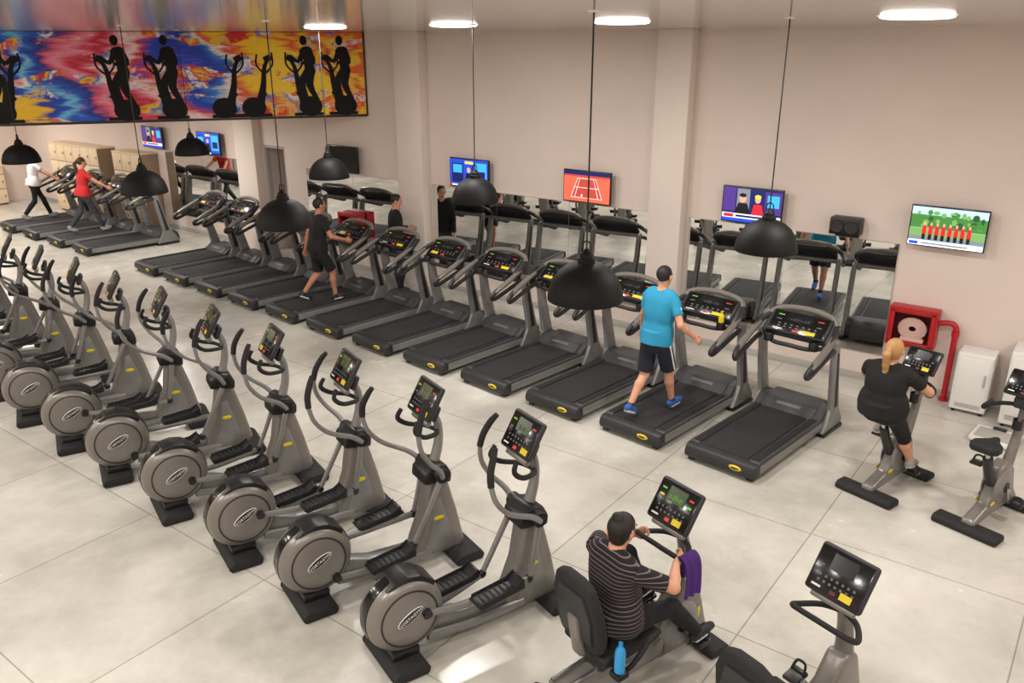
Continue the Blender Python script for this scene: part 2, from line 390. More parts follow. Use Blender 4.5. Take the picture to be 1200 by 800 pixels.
# ---------------------------------------------------------------- pendant lamps
mb=MB()
pr=[(.265,0),(.265,.02),(.258,.06),(.235,.13),(.195,.19),(.145,.232),(.095,.256),(.062,.262),(.058,.295),(.048,.30),(.044,.325),(.025,.34),(.010,.36)]
mb.lathe(pr,(0,0,0),(0,0,1),'lamp_black',n=48)
mb.lathe([(.262,.002),(.254,.05),(.23,.12),(.19,.18),(.14,.225),(.05,.25),(.0,.255)],(0,0,0),(0,0,1),'lamp_inside',n=48)
mb.lathe([(.265,0),(.262,.002)],(0,0,0),(0,0,1),'lamp_black',n=48)
mb.tube([(.035,0,.31),(.028,0,.39),(0,0,.41),(-.028,0,.39),(-.035,0,.31)],.006,'cable',n=6)
mb.cyl((0,0,.35),(0,0,ZC-2.62),.006,'cable',n=8)
mb.lathe([(0,ZC-2.628),(.035,ZC-2.626),(.04,ZC-2.62)],(0,0,0),(0,0,1),'white_paint',n=20)
mb.ball((0,0,.13),(.05,.05,.07),'label_white')
lm=mb.mesh('pendant_lamp')
for x,y in ((-2.91,4.75),(-6.55,5.07),(-9.44,5.31),(-13.4,5.68),(-2.43,6.91),(-5.92,7.23),(-8.58,7.43),(-12.2,7.76)):
    place(lm,'pendant_lamp',(x,y,2.62))

# ---------------------------------------------------------------- ceiling lights (one visible row, the rest added out of view)
def clight(x,y,W,z=ZC,r=.25):
    mb=MB(); mb.lathe([(r+.02,0),(r+.02,-.006),(r+.004,-.008)],(0,0,0),(0,0,1),'white_paint',n=36)
    mb.lathe([(r+.004,-.003),(r,-.014),(r-.03,-.022),(r-.10,-.026),(.0,-.028)],(0,0,0),(0,0,1),'light_lens',n=36)
    o=mb.obj('ceiling_light',(x,y,z-.001))
    l=bpy.data.lights.new('bulb','AREA'); l.shape='DISK'; l.size=r*1.8; l.energy=W; l.color=(1,.955,.905)
    lo=bpy.data.objects.new('bulb',l); sc.collection.objects.link(lo); lo.parent=o; lo.location=(0,0,-.034)
for x,y in ((-1.5,6.9),(-4.05,7.1),(-6.2,7.25),(-8.3,7.3)): clight(x,y,74)
for x,y in ((2.5,8.5),(2.6,4.5),(2.,1.),(-1.,.8),(-3.4,0),(-6.4,.2),(-9.6,.9),(-13,1.6),(-12.6,-1.5),(-16.5,.5)): clight(x,y,92)  # added out of frame to light the ellipticals and near side, no known fixtures
for x,y in ((-16,9.0),(-18.5,7.5),(-21.5,8.5),(-24,9),(-21,3.5)): clight(x,y,66,z=3.04)  # unseen lights added under the bulkhead to brighten the area below

# ---------------------------------------------------------------- console helper
def console(mb,c,w,h,tilt,mode='dim',seed=0):
    old=mb.M; mb.M=old@Matrix.Translation(c)@Matrix.Rotation(D(-tilt),4,'X')
    mb.box((0,0,0),(w,.05,h),'dark_plastic',bev=.022,seg=3)
    mb.box((0,-.022,0),(w*.92,.012,h*.88),'black_gloss',bev=.005)
    Y=-.0295
    def r(u,v,a,b,m): mb.box((u*w,Y,v*h),(a*w,.003,b*h),m,bev=0)
    r(0,.2,.42,.34,'screen_off' if mode in('off','tm') else 'screen_lit')
    if mode!='off':
        for i in range(8): r(-.14+.04*i,.12+.02*abs(math.sin(i*.7+seed)),.02,.04+.10*abs(math.sin(i*.7+seed)),'led_green' if mode=='on' or (mode=='dim' and i%3==0) else 'key_grey')
        r(-.33,.26,.10,.04,'led_green'); r(.33,.26,.10,.04,'led_red')
        if mode=='on':
            r(.33,.10,.1,.05,'led_green'); r(-.33,.10,.1,.05,'led_yellow')
    for v in(-.13,-.24):
        for i in range(7): r(-.3+.1*i,v,.04,.05,'key_grey')
    r(-.34,.06,.08,.04,'key_grey'); r(.34,-.0,.08,.04,'key_grey')
    r(0,-.36,.10,.08,'led_red' if mode!='off' else 'red_dark'); r(-.3,-.36,.16,.04,'label_white')
    r((.22,.3,-.26)[seed%3],-.33,.20,.14,'sticker_yellow')
    mb.M=old

# ---------------------------------------------------------------- treadmill
def build_treadmill(seed=0,bottle=False):
    mb=MB()
    mb.prof([(.03,.05),(.0,.12),(.04,.185),(1.46,.185),(1.60,.30),(1.9,.31),(2.06,.22),(2.10,.06)],-.33,.33,'deck_grey',bev=.02)
    for sx in(-1,1):
        mb.prof([(.06,.05),(.05,.15),(.09,.20),(1.50,.20),(1.62,.29),(1.80,.31),(1.92,.25),(1.95,.06)],sx*.30,sx*.42,'deck_grey',bev=.015)
        mb.prof([(.10,.07),(.10,.165),(1.58,.165),(1.66,.07)],sx*.415,sx*.428,'frame_silver',bev=.004)
        mb.box((sx*.345,.80,.203),(.085,1.36,.008),'rubber',bev=.003)
        mb.prof([(1.50,.04),(1.98,.04),(2.0,.10),(1.86,.30),(1.73,.75),(1.66,1.12),(1.53,1.14),(1.58,.72),(1.66,.30),(1.56,.12)],sx*.41,sx*.475,'frame_silver',bev=.018)
        mb.prof([(1.72,.32),(1.80,.32),(1.64,1.02),(1.60,1.02)],sx*.472,sx*.482,'dark_plastic',bev=.004)
        mb.box((sx*.44,1.75,.025),(.10,.5,.05),'black_plastic',bev=.015)
        mb.tube([(sx*.40,1.66,1.30),(sx*.445,1.55,1.24),(sx*.455,1.35,1.15),(sx*.45,1.12,1.05),(sx*.44,.98,.985),(sx*.43,.93,.93),(sx*.435,.99,.90),(sx*.445,1.2,.965),(sx*.45,1.45,1.04),(sx*.445,1.64,1.06)],
            [.032,.036,.036,.036,.036,.034,.03,.03,.032,.034],'dark_plastic',n=12,sx=.85)
        mb.tube([(sx*.447,1.5,1.22),(sx*.457,1.3,1.13),(sx*.452,1.1,1.045),(sx*.444,.99,.995)],[.030,.036,.036,.028],'taupe_shell',n=12,sx=1.15)
        mb.lathe([(.055,0),(.055,.09),(.05,.1)],(sx*.27,1.40,1.06),(0,0,1),'black_plastic',n=20)
    mb.box((0,.82,.192),(.54,1.44,.014),'belt_rubber',bev=.004)
    mb.cyl((-.28,.09,.15),(.28,.09,.15),.045,'belt_rubber',n=20)
    mb.prof([(-.02,.04),(-.035,.10),(-.01,.175),(.06,.195),(.10,.19),(.10,.04)],-.42,.42,'dark_plastic',bev=.02)
    mb.ball((.20,-.03,.115),(.075,.012,.03),'sticker_yellow'); mb.ball((.20,-.036,.115),(.05,.010,.014),'dark_plastic')
    mb.box((0,1.55,.262),(.3,.01,.04),'key_grey',rot=(-50,0,0),bev=0)
    mb.cyl((-.44,1.60,1.10),(.44,1.60,1.10),.035,'frame_silver')
    mb.tube([(-.40,1.56,1.08),(-.22,1.40,1.06),(0,1.36,1.07),(.22,1.40,1.06),(.40,1.56,1.08)],.026,'dark_plastic',n=10)
    mb.box((0,1.60,1.22),(.82,.08,.32),'dark_plastic',rot=(-48,0,0),bev=.035,seg=3)
    mb.tube([(-.41,1.66,1.30),(-.3,1.73,1.37),(0,1.76,1.40),(.3,1.73,1.37),(.41,1.66,1.30)],.035,'taupe_shell',n=10)
    console(mb,(0,1.575,1.255),.72,.30,48,seed=seed,mode='tm')
    if bottle:
        mb.lathe([(0,0),(.033,0),(.034,.14),(.03,.16),(.014,.18),(.014,.21),(0,.21)],(.27,1.40,1.08),(0,0,1),'sticker_yellow',n=16)
    for x in(-.35,.35): mb.box((x,.06,.025),(.08,.1,.05),'black_plastic',bev=.01)
    return mb.mesh('treadmill')
TMS=[build_treadmill(0),build_treadmill(2),build_treadmill(3,True)]
def tmx(i): return (-2.94-1.13*i,7.63+.07*i)
for i in range(12):
    x,y=tmx(i); place(TMS[2 if i==1 else i%2],'treadmill',(x,y,0),-7)
FX=(-18.0,-19.22,-20.46,-21.7)
for i in range(4): place(TMS[i%2],'treadmill',(FX[i],8.46+.03*i,0),-7)

# ---------------------------------------------------------------- elliptical
def build_elliptical(ph=.12,seed=1):
    mb=MB()
    mb.prof([(-.06,.0),(-.08,.05),(-.03,.095),(.19,.095),(.23,.05),(.21,.0)],-.29,.29,'rubber',bev=.02)
    mb.box((0,.10,.12),(.30,.22,.08),'black_plastic',bev=.02)
    c=(0,.14,.41)
    for sx in(-1,1):
        mb.lathe([(0,.150),(.05,.151),(.055,.147),(.15,.146),(.20,.143),(.255,.128),(.285,.10),(.300,.062),(.303,.052),(.29,.05)],c,(sx,0,0),'taupe_shell',n=56)
        mb.lathe([(.215,.1425),(.222,.1395),(.229,.1385)],c,(sx,0,0),'dark_plastic',n=56)
        old=mb.M; mb.M=Matrix.Translation((sx*.150,.14,.43))@Matrix.Rotation(D(28*1),4,'X')
        mb.ball((0,0,0),(.006,.115,.042),'label_white'); mb.ball((sx*.0022,0,0),(.006,.108,.036),'dark_plastic')
        Mx=Matrix.Translation((sx*.0088,0,0))@(Matrix.Rotation(D(90*sx),4,'Z')@Matrix.Rotation(D(90),4,'X'))
        mb.text('VORTAGYM',.036,Mx,'label_white'); mb.M=old
    mb.lathe([(.292,-.05),(.308,-.045),(.311,0),(.308,.045),(.292,.05)],c,(1,0,0),'black_gloss',n=56)
    mb.prof([(-.02,.66),(.06,.715),(.16,.732),(.26,.712),(.38,.62),(.36,.58),(.1,.66)],-.105,.105,'black_plastic',bev=.014)
    mb.prof([(.30,.12),(.36,.32),(.62,.23),(1.1,.20),(1.1,.09),(.6,.09)],-.06,.06,'frame_silver',bev=.015)
    for sx in(-1,1): mb.tube([(sx*.09,.30,.16),(sx*.1,.7,.12),(sx*.09,1.15,.12)],.028,'frame_silver',n=8,sx=1,sy=1.3)
    mb.prof([(.98,.08),(1.46,.06),(1.50,.14),(1.43,.46),(1.35,.76),(1.32,.86),(1.18,.88),(1.16,.72),(1.12,.48),(1.02,.24)],-.095,.095,'taupe_shell',bev=.035,seg=3)
    mb.prof([(1.08,.13),(1.38,.11),(1.33,.40),(1.26,.64),(1.20,.62),(1.16,.36)],-.102,.102,'frame_silver',bev=.012)
    mb.ball((.103,1.24,.44),(.004,.05,.022),'sticker_yellow'); mb.ball((-.103,1.24,.44),(.004,.05,.022),'sticker_yellow')
    mb.prof([(1.10,.80),(1.36,.76),(1.37,.85),(1.32,.94),(1.20,.97),(1.11,.90)],-.13,.13,'black_plastic',bev=.025)
    mb.prof([(1.32,.0),(1.30,.06),(1.36,.10),(1.55,.10),(1.60,.05),(1.58,.0)],-.28,.28,'rubber',bev=.02)
    mb.tube([(0,1.25,.90),(0,1.31,1.10),(0,1.31,1.28),(0,1.25,1.42)],[.046,.038,.034,.032],'frame_silver',n=12,sx=1.2)
    mb.box((0,1.265,1.40),(.17,.05,.14),'dark_plastic',rot=(-25,0,0),bev=.02)
    console(mb,(0,1.21,1.53),.38,.31,30,seed=seed,mode='dim')
    mb.box((0,1.16,1.36),(.28,.05,.05),'taupe_shell',rot=(-30,0,0),bev=.015)
    for sx in(-1,1):
        mb.tube([(0,1.30,1.22),(sx*.10,1.24,1.24),(sx*.16,1.10,1.27),(sx*.165,1.02,1.34),(sx*.15,1.05,1.42)],[.02,.02,.021,.021,.018],'rubber',n=8)
        p=ph*sx
        mb.cyl((sx*.10,1.24,.88),(sx*.20,1.24,.88),.06,'black_plastic',n=20)
        A=[(sx*.185,1.24,.87),(sx*.24,1.16-p*.3,.97),(sx*.285,1.0-p*.8,1.09),(sx*.30,.90-p,1.23),(sx*.295,.87-p*1.1,1.37)]
        B=[(sx*.295,.87-p*1.1,1.37),(sx*.285,.885-p*1.2,1.47),(sx*.26,.93-p*1.25,1.57),(sx*.235,.97-p*1.3,1.63)]
        mb.tube(A,[.026,.023,.021,.020,.020],'frame_silver',n=10); mb.tube(B,[.026,.027,.026,.02],'rubber',n=10)
        lz=.34+p*.35; ly=1.04+p*.9
        mb.tube([(sx*.17,1.24,.86),(sx*.175,1.15+p*.4,.6),(sx*.175,ly,lz)],[.028,.024,.022],'frame_silver',n=8)
        mb.ball((sx*.175,ly,lz),(.03,.04,.04),'black_plastic')
        mb.tube([(sx*.14,.30,.30+p*.8),(sx*.17,.6,.29+p*.7),(sx*.175,ly,lz)],[.022,.024,.024],'frame_silver',n=8,sy=1.3)
        mb.cyl((sx*.12,.27,.33+p*.8),(sx*.18,.27,.31+p*.8),.035,'black_plastic')
        zc=.345+p*.6; yc=.76+p*.5; old=mb.M
        mb.M=Matrix.Translation((sx*.235,yc,zc))@Matrix.Rotation(D(6),4,'X')
        mb.prof([(-.19,-.02),(-.21,.015),(-.17,.02),(.12,.02),(.19,.06),(.215,.05),(.17,-.02)],-.075,.075,'black_plastic',bev=.01)
        for q in(-.078,.072): mb.prof([(-.19,-.015),(-.18,.035),(.12,.04),(.2,.075),(.2,-.01)],q,q+.01,'rubber',bev=.003)
        for k in range(6): mb.box((0,-.14+.045*k,.022),(.12,.012,.006),'rubber',bev=0)
        mb.M=old
    return mb.mesh('elliptical_trainer')
EMS=[build_elliptical(.12,1),build_elliptical(-.10,4),build_elliptical(.03,5)]
ES=[0,.06,.13,.10,.07,.10,.10,.12,.14,.16,.18]
for i in range(11):
    place(EMS[(0,1,0,2,1,0,1,2,0,1,0)[i]],'elliptical_trainer',(-3.71-1.103*i+ES[i],3.42+.06*i,0),-20 if i<4 else -24)

# ---------------------------------------------------------------- upright bike
def build_upright():
    mb=MB()
    mb.prof([(-.09,.0),(-.10,.045),(-.06,.08),(.07,.08),(.10,.045),(.09,.0)],-.30,.30,'rubber',bev=.02)
    mb.prof([(.74,.0),(.73,.045),(.77,.08),(.88,.08),(.92,.045),(.91,.0)],-.24,.24,'rubber',bev=.02)
    mb.prof([(-.02,.05),(-.02,.12),(.25,.20),(.3,.32),(.36,.55),(.50,.60),(.66,.48),(.74,.25),(.86,.12),(.86,.05),(.55,.09)],-.065,.065,'taupe_shell',bev=.03,seg=3)
    for sx in(-1,1):
        mb.lathe([(.0,.09),(.08,.09),(.16,.075),(.185,.05)],(0,.47,.34),(sx,0,0),'frame_silver',n=36)
        mb.lathe([(.0,.10),(.05,.10),(.055,.088)],(0,.47,.34),(sx,0,0),'black_plastic',n=24)
        mb.ball((sx*.07,.28,.22),(.004,.05,.02),'sticker_yellow')
        mb.tube([(sx*.105,.47,.34),(sx*.12,.47+sx*.05,.34-sx*.165)],.018,'chrome',n=8)
        px,py,pz=sx*.185,.47+sx*.05,.34-sx*.165
        mb.box((px,py,pz),(.11,.10,.03),'black_plastic',bev=.008); mb.tube([(px-.045,py-.0,pz+.01),(px-.03,py+.03,pz+.06),(px+.03,py+.03,pz+.06),(px+.045,py,pz+.01)],.01,'rubber',n=6)
    mb.tube([(0,.33,.40),(0,.20,.60),(0,.14,.72)],[.05,.045,.045],'dark_plastic',n=12)
    mb.tube([(0,.16,.66),(0,.10,.83)],.024,'chrome',n=12)
    old=mb.M; mb.M=Matrix.Translation((0,.10,0))
    mb.prof([(-.09,-.15),(-.13,-.10),(-.13,-.01),(-.05,.09),(-.03,.16),(.0,.18),(.03,.16),(.05,.09),(.13,-.01),(.13,-.10),(.09,-.15)],.825,.895,'rubber',bev=.028,seg=3,axis='z')
    mb.M=old
    mb.tube([(0,.60,.45),(0,.70,.75),(0,.74,1.0),(0,.72,1.15)],[.055,.045,.04,.035],'taupe_shell',n=12)
    mb.box((0,.69,1.12),(.16,.1,.12),'dark_plastic',bev=.03)
    console(mb,(0,.69,1.30),.34,.26,35,seed=9,mode='off')
    mb.lathe([(.045,0),(.045,.1)],(.0,.66,.86),(0,0,1),'black_plastic',n=16)
    for sx in(-1,1):
        mb.tube([(0,.72,1.08),(sx*.12,.68,1.08),(sx*.22,.58,1.07),(sx*.24,.46,1.06),(sx*.22,.40,1.10),(sx*.17,.44,1.16)],[.02,.02,.02,.022,.022,.02],'rubber',n=10)
    return mb.mesh('upright_exercise_bike')
UB=build_upright(); UBP=[(-1.53,8.02),(-.60,7.92)]
for p in UBP: place(UB,'upright_exercise_bike',(*p,0),-16)

# ---------------------------------------------------------------- recumbent bike
def build_recumbent(bottle=False):
    mb=MB()
    mb.prof([(-.02,.0),(-.03,.045),(.02,.08),(.13,.08),(.17,.045),(.16,.0)],-.28,.28,'rubber',bev=.02)
    mb.prof([(1.36,.0),(1.35,.045),(1.39,.08),(1.52,.08),(1.56,.045),(1.55,.0)],-.25,.25,'rubber',bev=.02)
    mb.prof([(.02,.06),(.0,.16),(.30,.22),(.66,.20),(.92,.22),(1.05,.30),(1.05,.10),(.6,.08)],-.075,.075,'frame_silver',bev=.02)
    mb.box((0,.44,.26),(.20,.70,.06),'taupe_shell',rot=(8,0,0),bev=.02)
    for sx in(-1,1): mb.cyl((sx*.06,.10,.26),(sx*.06,.80,.34),.016,'chrome',n=10)
    mb.prof([(.96,.08),(1.46,.06),(1.50,.12),(1.42,.40),(1.34,.66),(1.20,.70),(1.12,.58),(1.0,.36)],-.075,.075,'taupe_shell',bev=.035,seg=3)
    for sx in(-1,1):
        mb.lathe([(.0,.10),(.10,.10),(.17,.088),(.20,.06)],(0,1.18,.31),(sx,0,0),'frame_silver',n=40)
        mb.lathe([(.0,.112),(.05,.11),(.055,.098)],(0,1.18,.31),(sx,0,0),'black_plastic',n=24)
        py,pz=1.18+sx*.10,.31-sx*.12
        mb.tube([(sx*.115,1.18,.31),(sx*.13,py,pz)],.018,'chrome',n=8)
        mb.box((sx*.19,py,pz),(.11,.13,.035),'black_plastic',rot=(12,0,0),bev=.01)
        mb.tube([(sx*.19-.045,py+.02,pz+.02),(sx*.19-.03,py+.05,pz+.08),(sx*.19+.03,py+.05,pz+.08),(sx*.19+.045,py+.02,pz+.02)],.01,'rubber',n=6)
        mb.ball((sx*.08,1.36,.34),(.004,.02,.05),'sticker_yellow')
    mb.tube([(0,1.28,.62),(0,1.25,.85),(0,1.20,1.05),(0,1.16,1.20)],[.055,.045,.04,.035],'taupe_shell',n=12,sx=1.2)
    mb.tube([(0,1.2,1.0),(.12,1.15,1.0),(.21,1.03,1.0),(.20,.96,1.03),(.12,.93,1.05),(0,.93,1.05),(-.12,.93,1.05),(-.20,.96,1.03),(-.21,1.03,1.0),(-.12,1.15,1.0),(0,1.2,1.0)],.019,'rubber',n=10)
    mb.box((0,1.17,1.15),(.14,.06,.14),'dark_plastic',rot=(-25,0,0),bev=.02)
    console(mb,(0,1.12,1.28),.38,.31,32,seed=12,mode='on' if bottle else 'off')
    mb.box((0,1.06,1.12),(.3,.04,.04),'taupe_shell',rot=(-30,0,0),bev=.012)
    mb.M=Matrix.Translation((0,.13 if bottle else .20,0)); T0=mb.M.copy()
    mb.box((0,.38,.34),(.22,.26,.12),'dark_plastic',bev=.03)
    mb.prof([(.20,.42),(.18,.47),(.24,.51),(.55,.50),(.67,.53),(.71,.50),(.66,.44),(.4,.41)],-.22,.22,'rubber',bev=.035,seg=3)
    mb.M=T0@Matrix.Translation((0,.20,.52))@Matrix.Rotation(D(10),4,'X')
    mb.prof([(-.20,.02),(-.235,.16),(-.225,.38),(-.17,.54),(-.08,.585),(.08,.585),(.17,.54),(.225,.38),(.235,.16),(.20,.02),(.08,-.03),(-.08,-.03)],-.05,.03,'rubber',bev=.03,seg=3,axis='y')
    mb.prof([(-.15,.08),(-.17,.3),(-.12,.48),(.12,.48),(.17,.3),(.15,.08)],-.068,-.04,'dark_plastic',bev=.01,axis='y')
    mb.box((0,-.06,.1),(.10,.06,.34),'taupe_shell',bev=.02)
    mb.M=T0
    for sx in(-1,1):
        mb.tube([(sx*.10,.30,.36),(sx*.27,.32,.40),(sx*.31,.40,.50),(sx*.30,.50,.58),(sx*.29,.60,.60)],[.016,.017,.02,.022,.02],'rubber',n=8)
    mb.box((.29,.25,.42),(.10,.1,.05),'black_plastic',bev=.015)
    if bottle:
        mb.lathe([(0,0),(.036,0),(.037,.15),(.03,.18),(.015,.2),(.015,.23),(0,.23)],(.29,.25,.44),(0,0,1),'bottle_blue',n=18)
    mb.M=Matrix.Identity(4)
    return mb.mesh('recumbent_exercise_bike')
RB=build_recumbent(); RBb=build_recumbent(True)
RBP=[(-2.44,3.64),(-1.27,3.49),(.02,3.22)]
place(RBb,'recumbent_exercise_bike',(*RBP[0],0),-18)
for p in RBP[1:]: place(RB,'recumbent_exercise_bike',(*p,0),-18)

# ---------------------------------------------------------------- wall-side things
mb=MB()   # fire hose cabinet
w,h,d=.54,.48,.2
for a,b in (((-w/2,0,0),(.03,d,h)),((w/2,0,0),(.03,d,h))): mb.box(a,b,'red_paint',bev=.004)
for z in(-h/2,h/2): mb.box((0,0,z),(w+.03,d,.03),'red_paint',bev=.004)
mb.box((0,d/2-.01,0),(w,.015,h),'red_dark',bev=0)
for x in(-w/2+.03,w/2-.03): mb.box((x,-d/2-.005,0),(.05,.02,h),'red_paint',bev=.004)
for z in(-h/2+.03,h/2-.03): mb.box((0,-d/2-.005,z),(w,.02,.05),'red_paint',bev=.004)
for k in range(5): 
    r=.16-.026*k
    mb.tube([(r*math.cos(t),-.02,-.03+r*math.sin(t)*.85) for t in np.linspace(0,2*math.pi,17)],.015,'hose_canvas',n=6,sub=1,ref=(0,1,0))
mb.box((.02,-.06,-.16),(.28,.08,.05),'hose_canvas',bev=.015)
hc=mb.mesh('fire_hose_cabinet')
place(hc,'fire_hose_cabinet',(-1.89,YW-.11,.90)); place(hc,'fire_hose_cabinet',(-12.2,YW-.15,.92))
mb=MB(); mb.tube([(-.20,0,1.0),(-.06,0,1.02),(0,0,.96),(0,0,.85),(0,0,.4),(0,0,0)],[.035]*6,'red_paint',n=14)
mb.cyl((0,0,.93),(0,0,.86),.045,'red_paint'); mb.cyl((0,0,.0),(0,0,.03),.06,'red_paint')
mb.obj('fire_water_pipe',(-1.40,YW-.1,0))
def white_cabinet(x,y,w,d,h,name):
    mb=MB(); mb.box((0,0,h/2+.02),(w,d,h-.04),'white_paint',bev=.02,seg=3)
    mb.box((0,-d/2-.004,h*.55),(w-.06,.012,h*.75),'white_paint',bev=.005)
    for k in range(4): mb.box((0,-d/2-.006,h*.12+.022*k),(w-.12,.006,.008),'grey_paint',bev=0)
    mb.box((w*.34,-d/2-.015,h*.6),(.02,.02,.16),'grey_paint',bev=.005)
    for sx in(-1,1):
        for sy in(-1,1): mb.cyl((sx*(w/2-.05),sy*(d/2-.05),0),(sx*(w/2-.05),sy*(d/2-.05),.03),.02,'black_plastic',n=10)
    mb.obj(name,(x,y,0))
white_cabinet(-1.09,10.96,.40,.34,.78,'white_storage_cabinet'); white_cabinet(-.42,10.9,.62,.5,.95,'white_storage_cabinet')
mb=MB(); mb.box((0,0,.04),(.48,.42,.06),'white_paint',bev=.015); mb.box((0,-.02,.073),(.40,.30,.008),'grey_paint',bev=.003); mb.box((0,.16,.085),(.14,.06,.03),'dark_plastic',bev=.008)
for a in(-.2,.2): mb.cyl((a,-.15,0),(a,-.15,.03),.02,'rubber'); mb.cyl((a,.15,0),(a,.15,.03),.02,'rubber')
mb.obj('floor_scale',(-.68,10.2,0),-6)
mb=MB(); mb.box((0,0,.11),(.38,.2,.22),'black_plastic',bev=.015); mb.lathe([(.0,.103),(.07,.103),(.08,.11)],(-.09,0,.11),(0,-1,0),'dark_plastic',n=24); mb.lathe([(.0,.103),(.07,.103),(.08,.11)],(.09,0,.11),(0,-1,0),'dark_plastic',n=24)
mb.box((0,.09,-.02),(.3,.04,.06),'black_plastic',bev=.005)
mb.obj('wall_speaker',(-2.87,YW-.115,1.97))
def lockers(name,nx,nz,cw,ch,loc,rz,d=.45):
    mb=MB(); W=nx*cw; Hh=nz*ch
    mb.box((0,0,Hh/2+.04),(W,d,Hh),'locker_gap',bev=.004); mb.box((0,.02,.03),(W-.04,d-.06,.06),'locker_gap',bev=0)
    for i in range(nx):
        for k in range(nz):
            x=-W/2+cw*(i+.5); z=.04+ch*(k+.5)
            mb.box((x,-d/2-.006,z),(cw-.02,.018,ch-.02),'locker_beige',bev=.004); mb.box((x+cw*.33,-d/2-.02,z),(.02,.015,.06),'dark_plastic',bev=.003)
    mb.box((0,0,Hh+.05),(W+.02,d+.02,.03),'locker_beige',bev=.004)
    mb.obj(name,loc,rz)
lockers('locker_bank',6,4,.42,.44,(-22.3,YW-.24,0),0); lockers('locker_bank',3,4,.42,.44,(-19.7,YW-.24,0),0)
lockers('low_locker_bank',7,3,.45,.40,(XL+.26,8.7,0),90)
mb=MB()
mb.box((0,.0,.44),(.28,1.15,.07),'rubber',bev=.025)
for y in(-.45,.4):
    mb.box((0,y,.21),(.06,.06,.40),'frame_silver',bev=.01); mb.box((0,y,.03),(.55,.07,.05),'frame_silver',bev=.01)
mb.box((0,0,.05),(.06,.9,.05),'frame_silver',bev=.01)
for sx in(-1,1):
    mb.box((sx*.52,.52,.6),(.06,.06,1.2),'frame_silver',bev=.01); mb.box((sx*.52,.52,.03),(.08,.5,.05),'frame_silver',bev=.01); mb.box((sx*.52,.46,1.03),(.05,.10,.04),'dark_plastic',bev=.005)
    mb.cyl((sx*.80,.44,1.07),(sx*.84,.44,1.07),.21,'rubber'); mb.cyl((sx*.85,.44,1.07),(sx*.88,.44,1.07),.15,'rubber')
mb.box((0,.52,.35),(1.0,.05,.05),'frame_silver',bev=.01)
mb.cyl((-1.02,.44,1.07),(1.02,.44,1.07),.015,'chrome')
wb=mb.mesh('weight_bench'); place(wb,'weight_bench',(-23.2,5.6,0),-60); place(wb,'weight_bench',(-20.8,5.9,0),-60)

# ---------------------------------------------------------------- people (signed-distance bodies -> one continuous skin)
def ik(a,c,l1,l2,pole):
    d=c-a; L=min(d.length,(l1+l2)*.998); dh=d.normalized(); c=a+dh*L
    x=(L*L+l1*l1-l2*l2)/(2*L); hh=math.sqrt(max(l1*l1-x*x,0)); n=V(pole); n=(n-dh*n.dot(dh)).normalized()
    return a+dh*x+n*hh, c
def sdf(pr,p):
    k=pr[0]
    if k=='cap' or k=='cone':
        a,b,ra,rb=np.array(pr[1]),np.array(pr[2]),pr[3],pr[4]; ba=b-a; L2=float(ba@ba)+1e-9
        t=((p-a)@ba)/L2
        tc=np.clip(t,0,1); q=p-a-tc[...,None]*ba
        if k=='cap': return np.sqrt((q*q).sum(-1))-(ra+tc*(rb-ra))
        q2=p-a-t[...,None]*ba; rad=np.sqrt((q2*q2).sum(-1))-(ra+tc*(rb-ra))
        ax=np.maximum(-t,t-1)*math.sqrt(L2); return np.maximum(rad,ax)
    c,s_,R=np.array(pr[1]),np.array(pr[2]),np.array(pr[3]); q=((p-c)@R)/s_
    return (np.sqrt((q*q).sum(-1))-1)*min(pr[2])
def bbox(pr,mg):
    if pr[0] in('cap','cone'):
        a,b=np.array(pr[1]),np.array(pr[2]); r=max(pr[3],pr[4])+mg; return np.minimum(a,b)-r,np.maximum(a,b)+r
    c=np.array(pr[1]); r=max(pr[2])+mg; return c-r,c+r
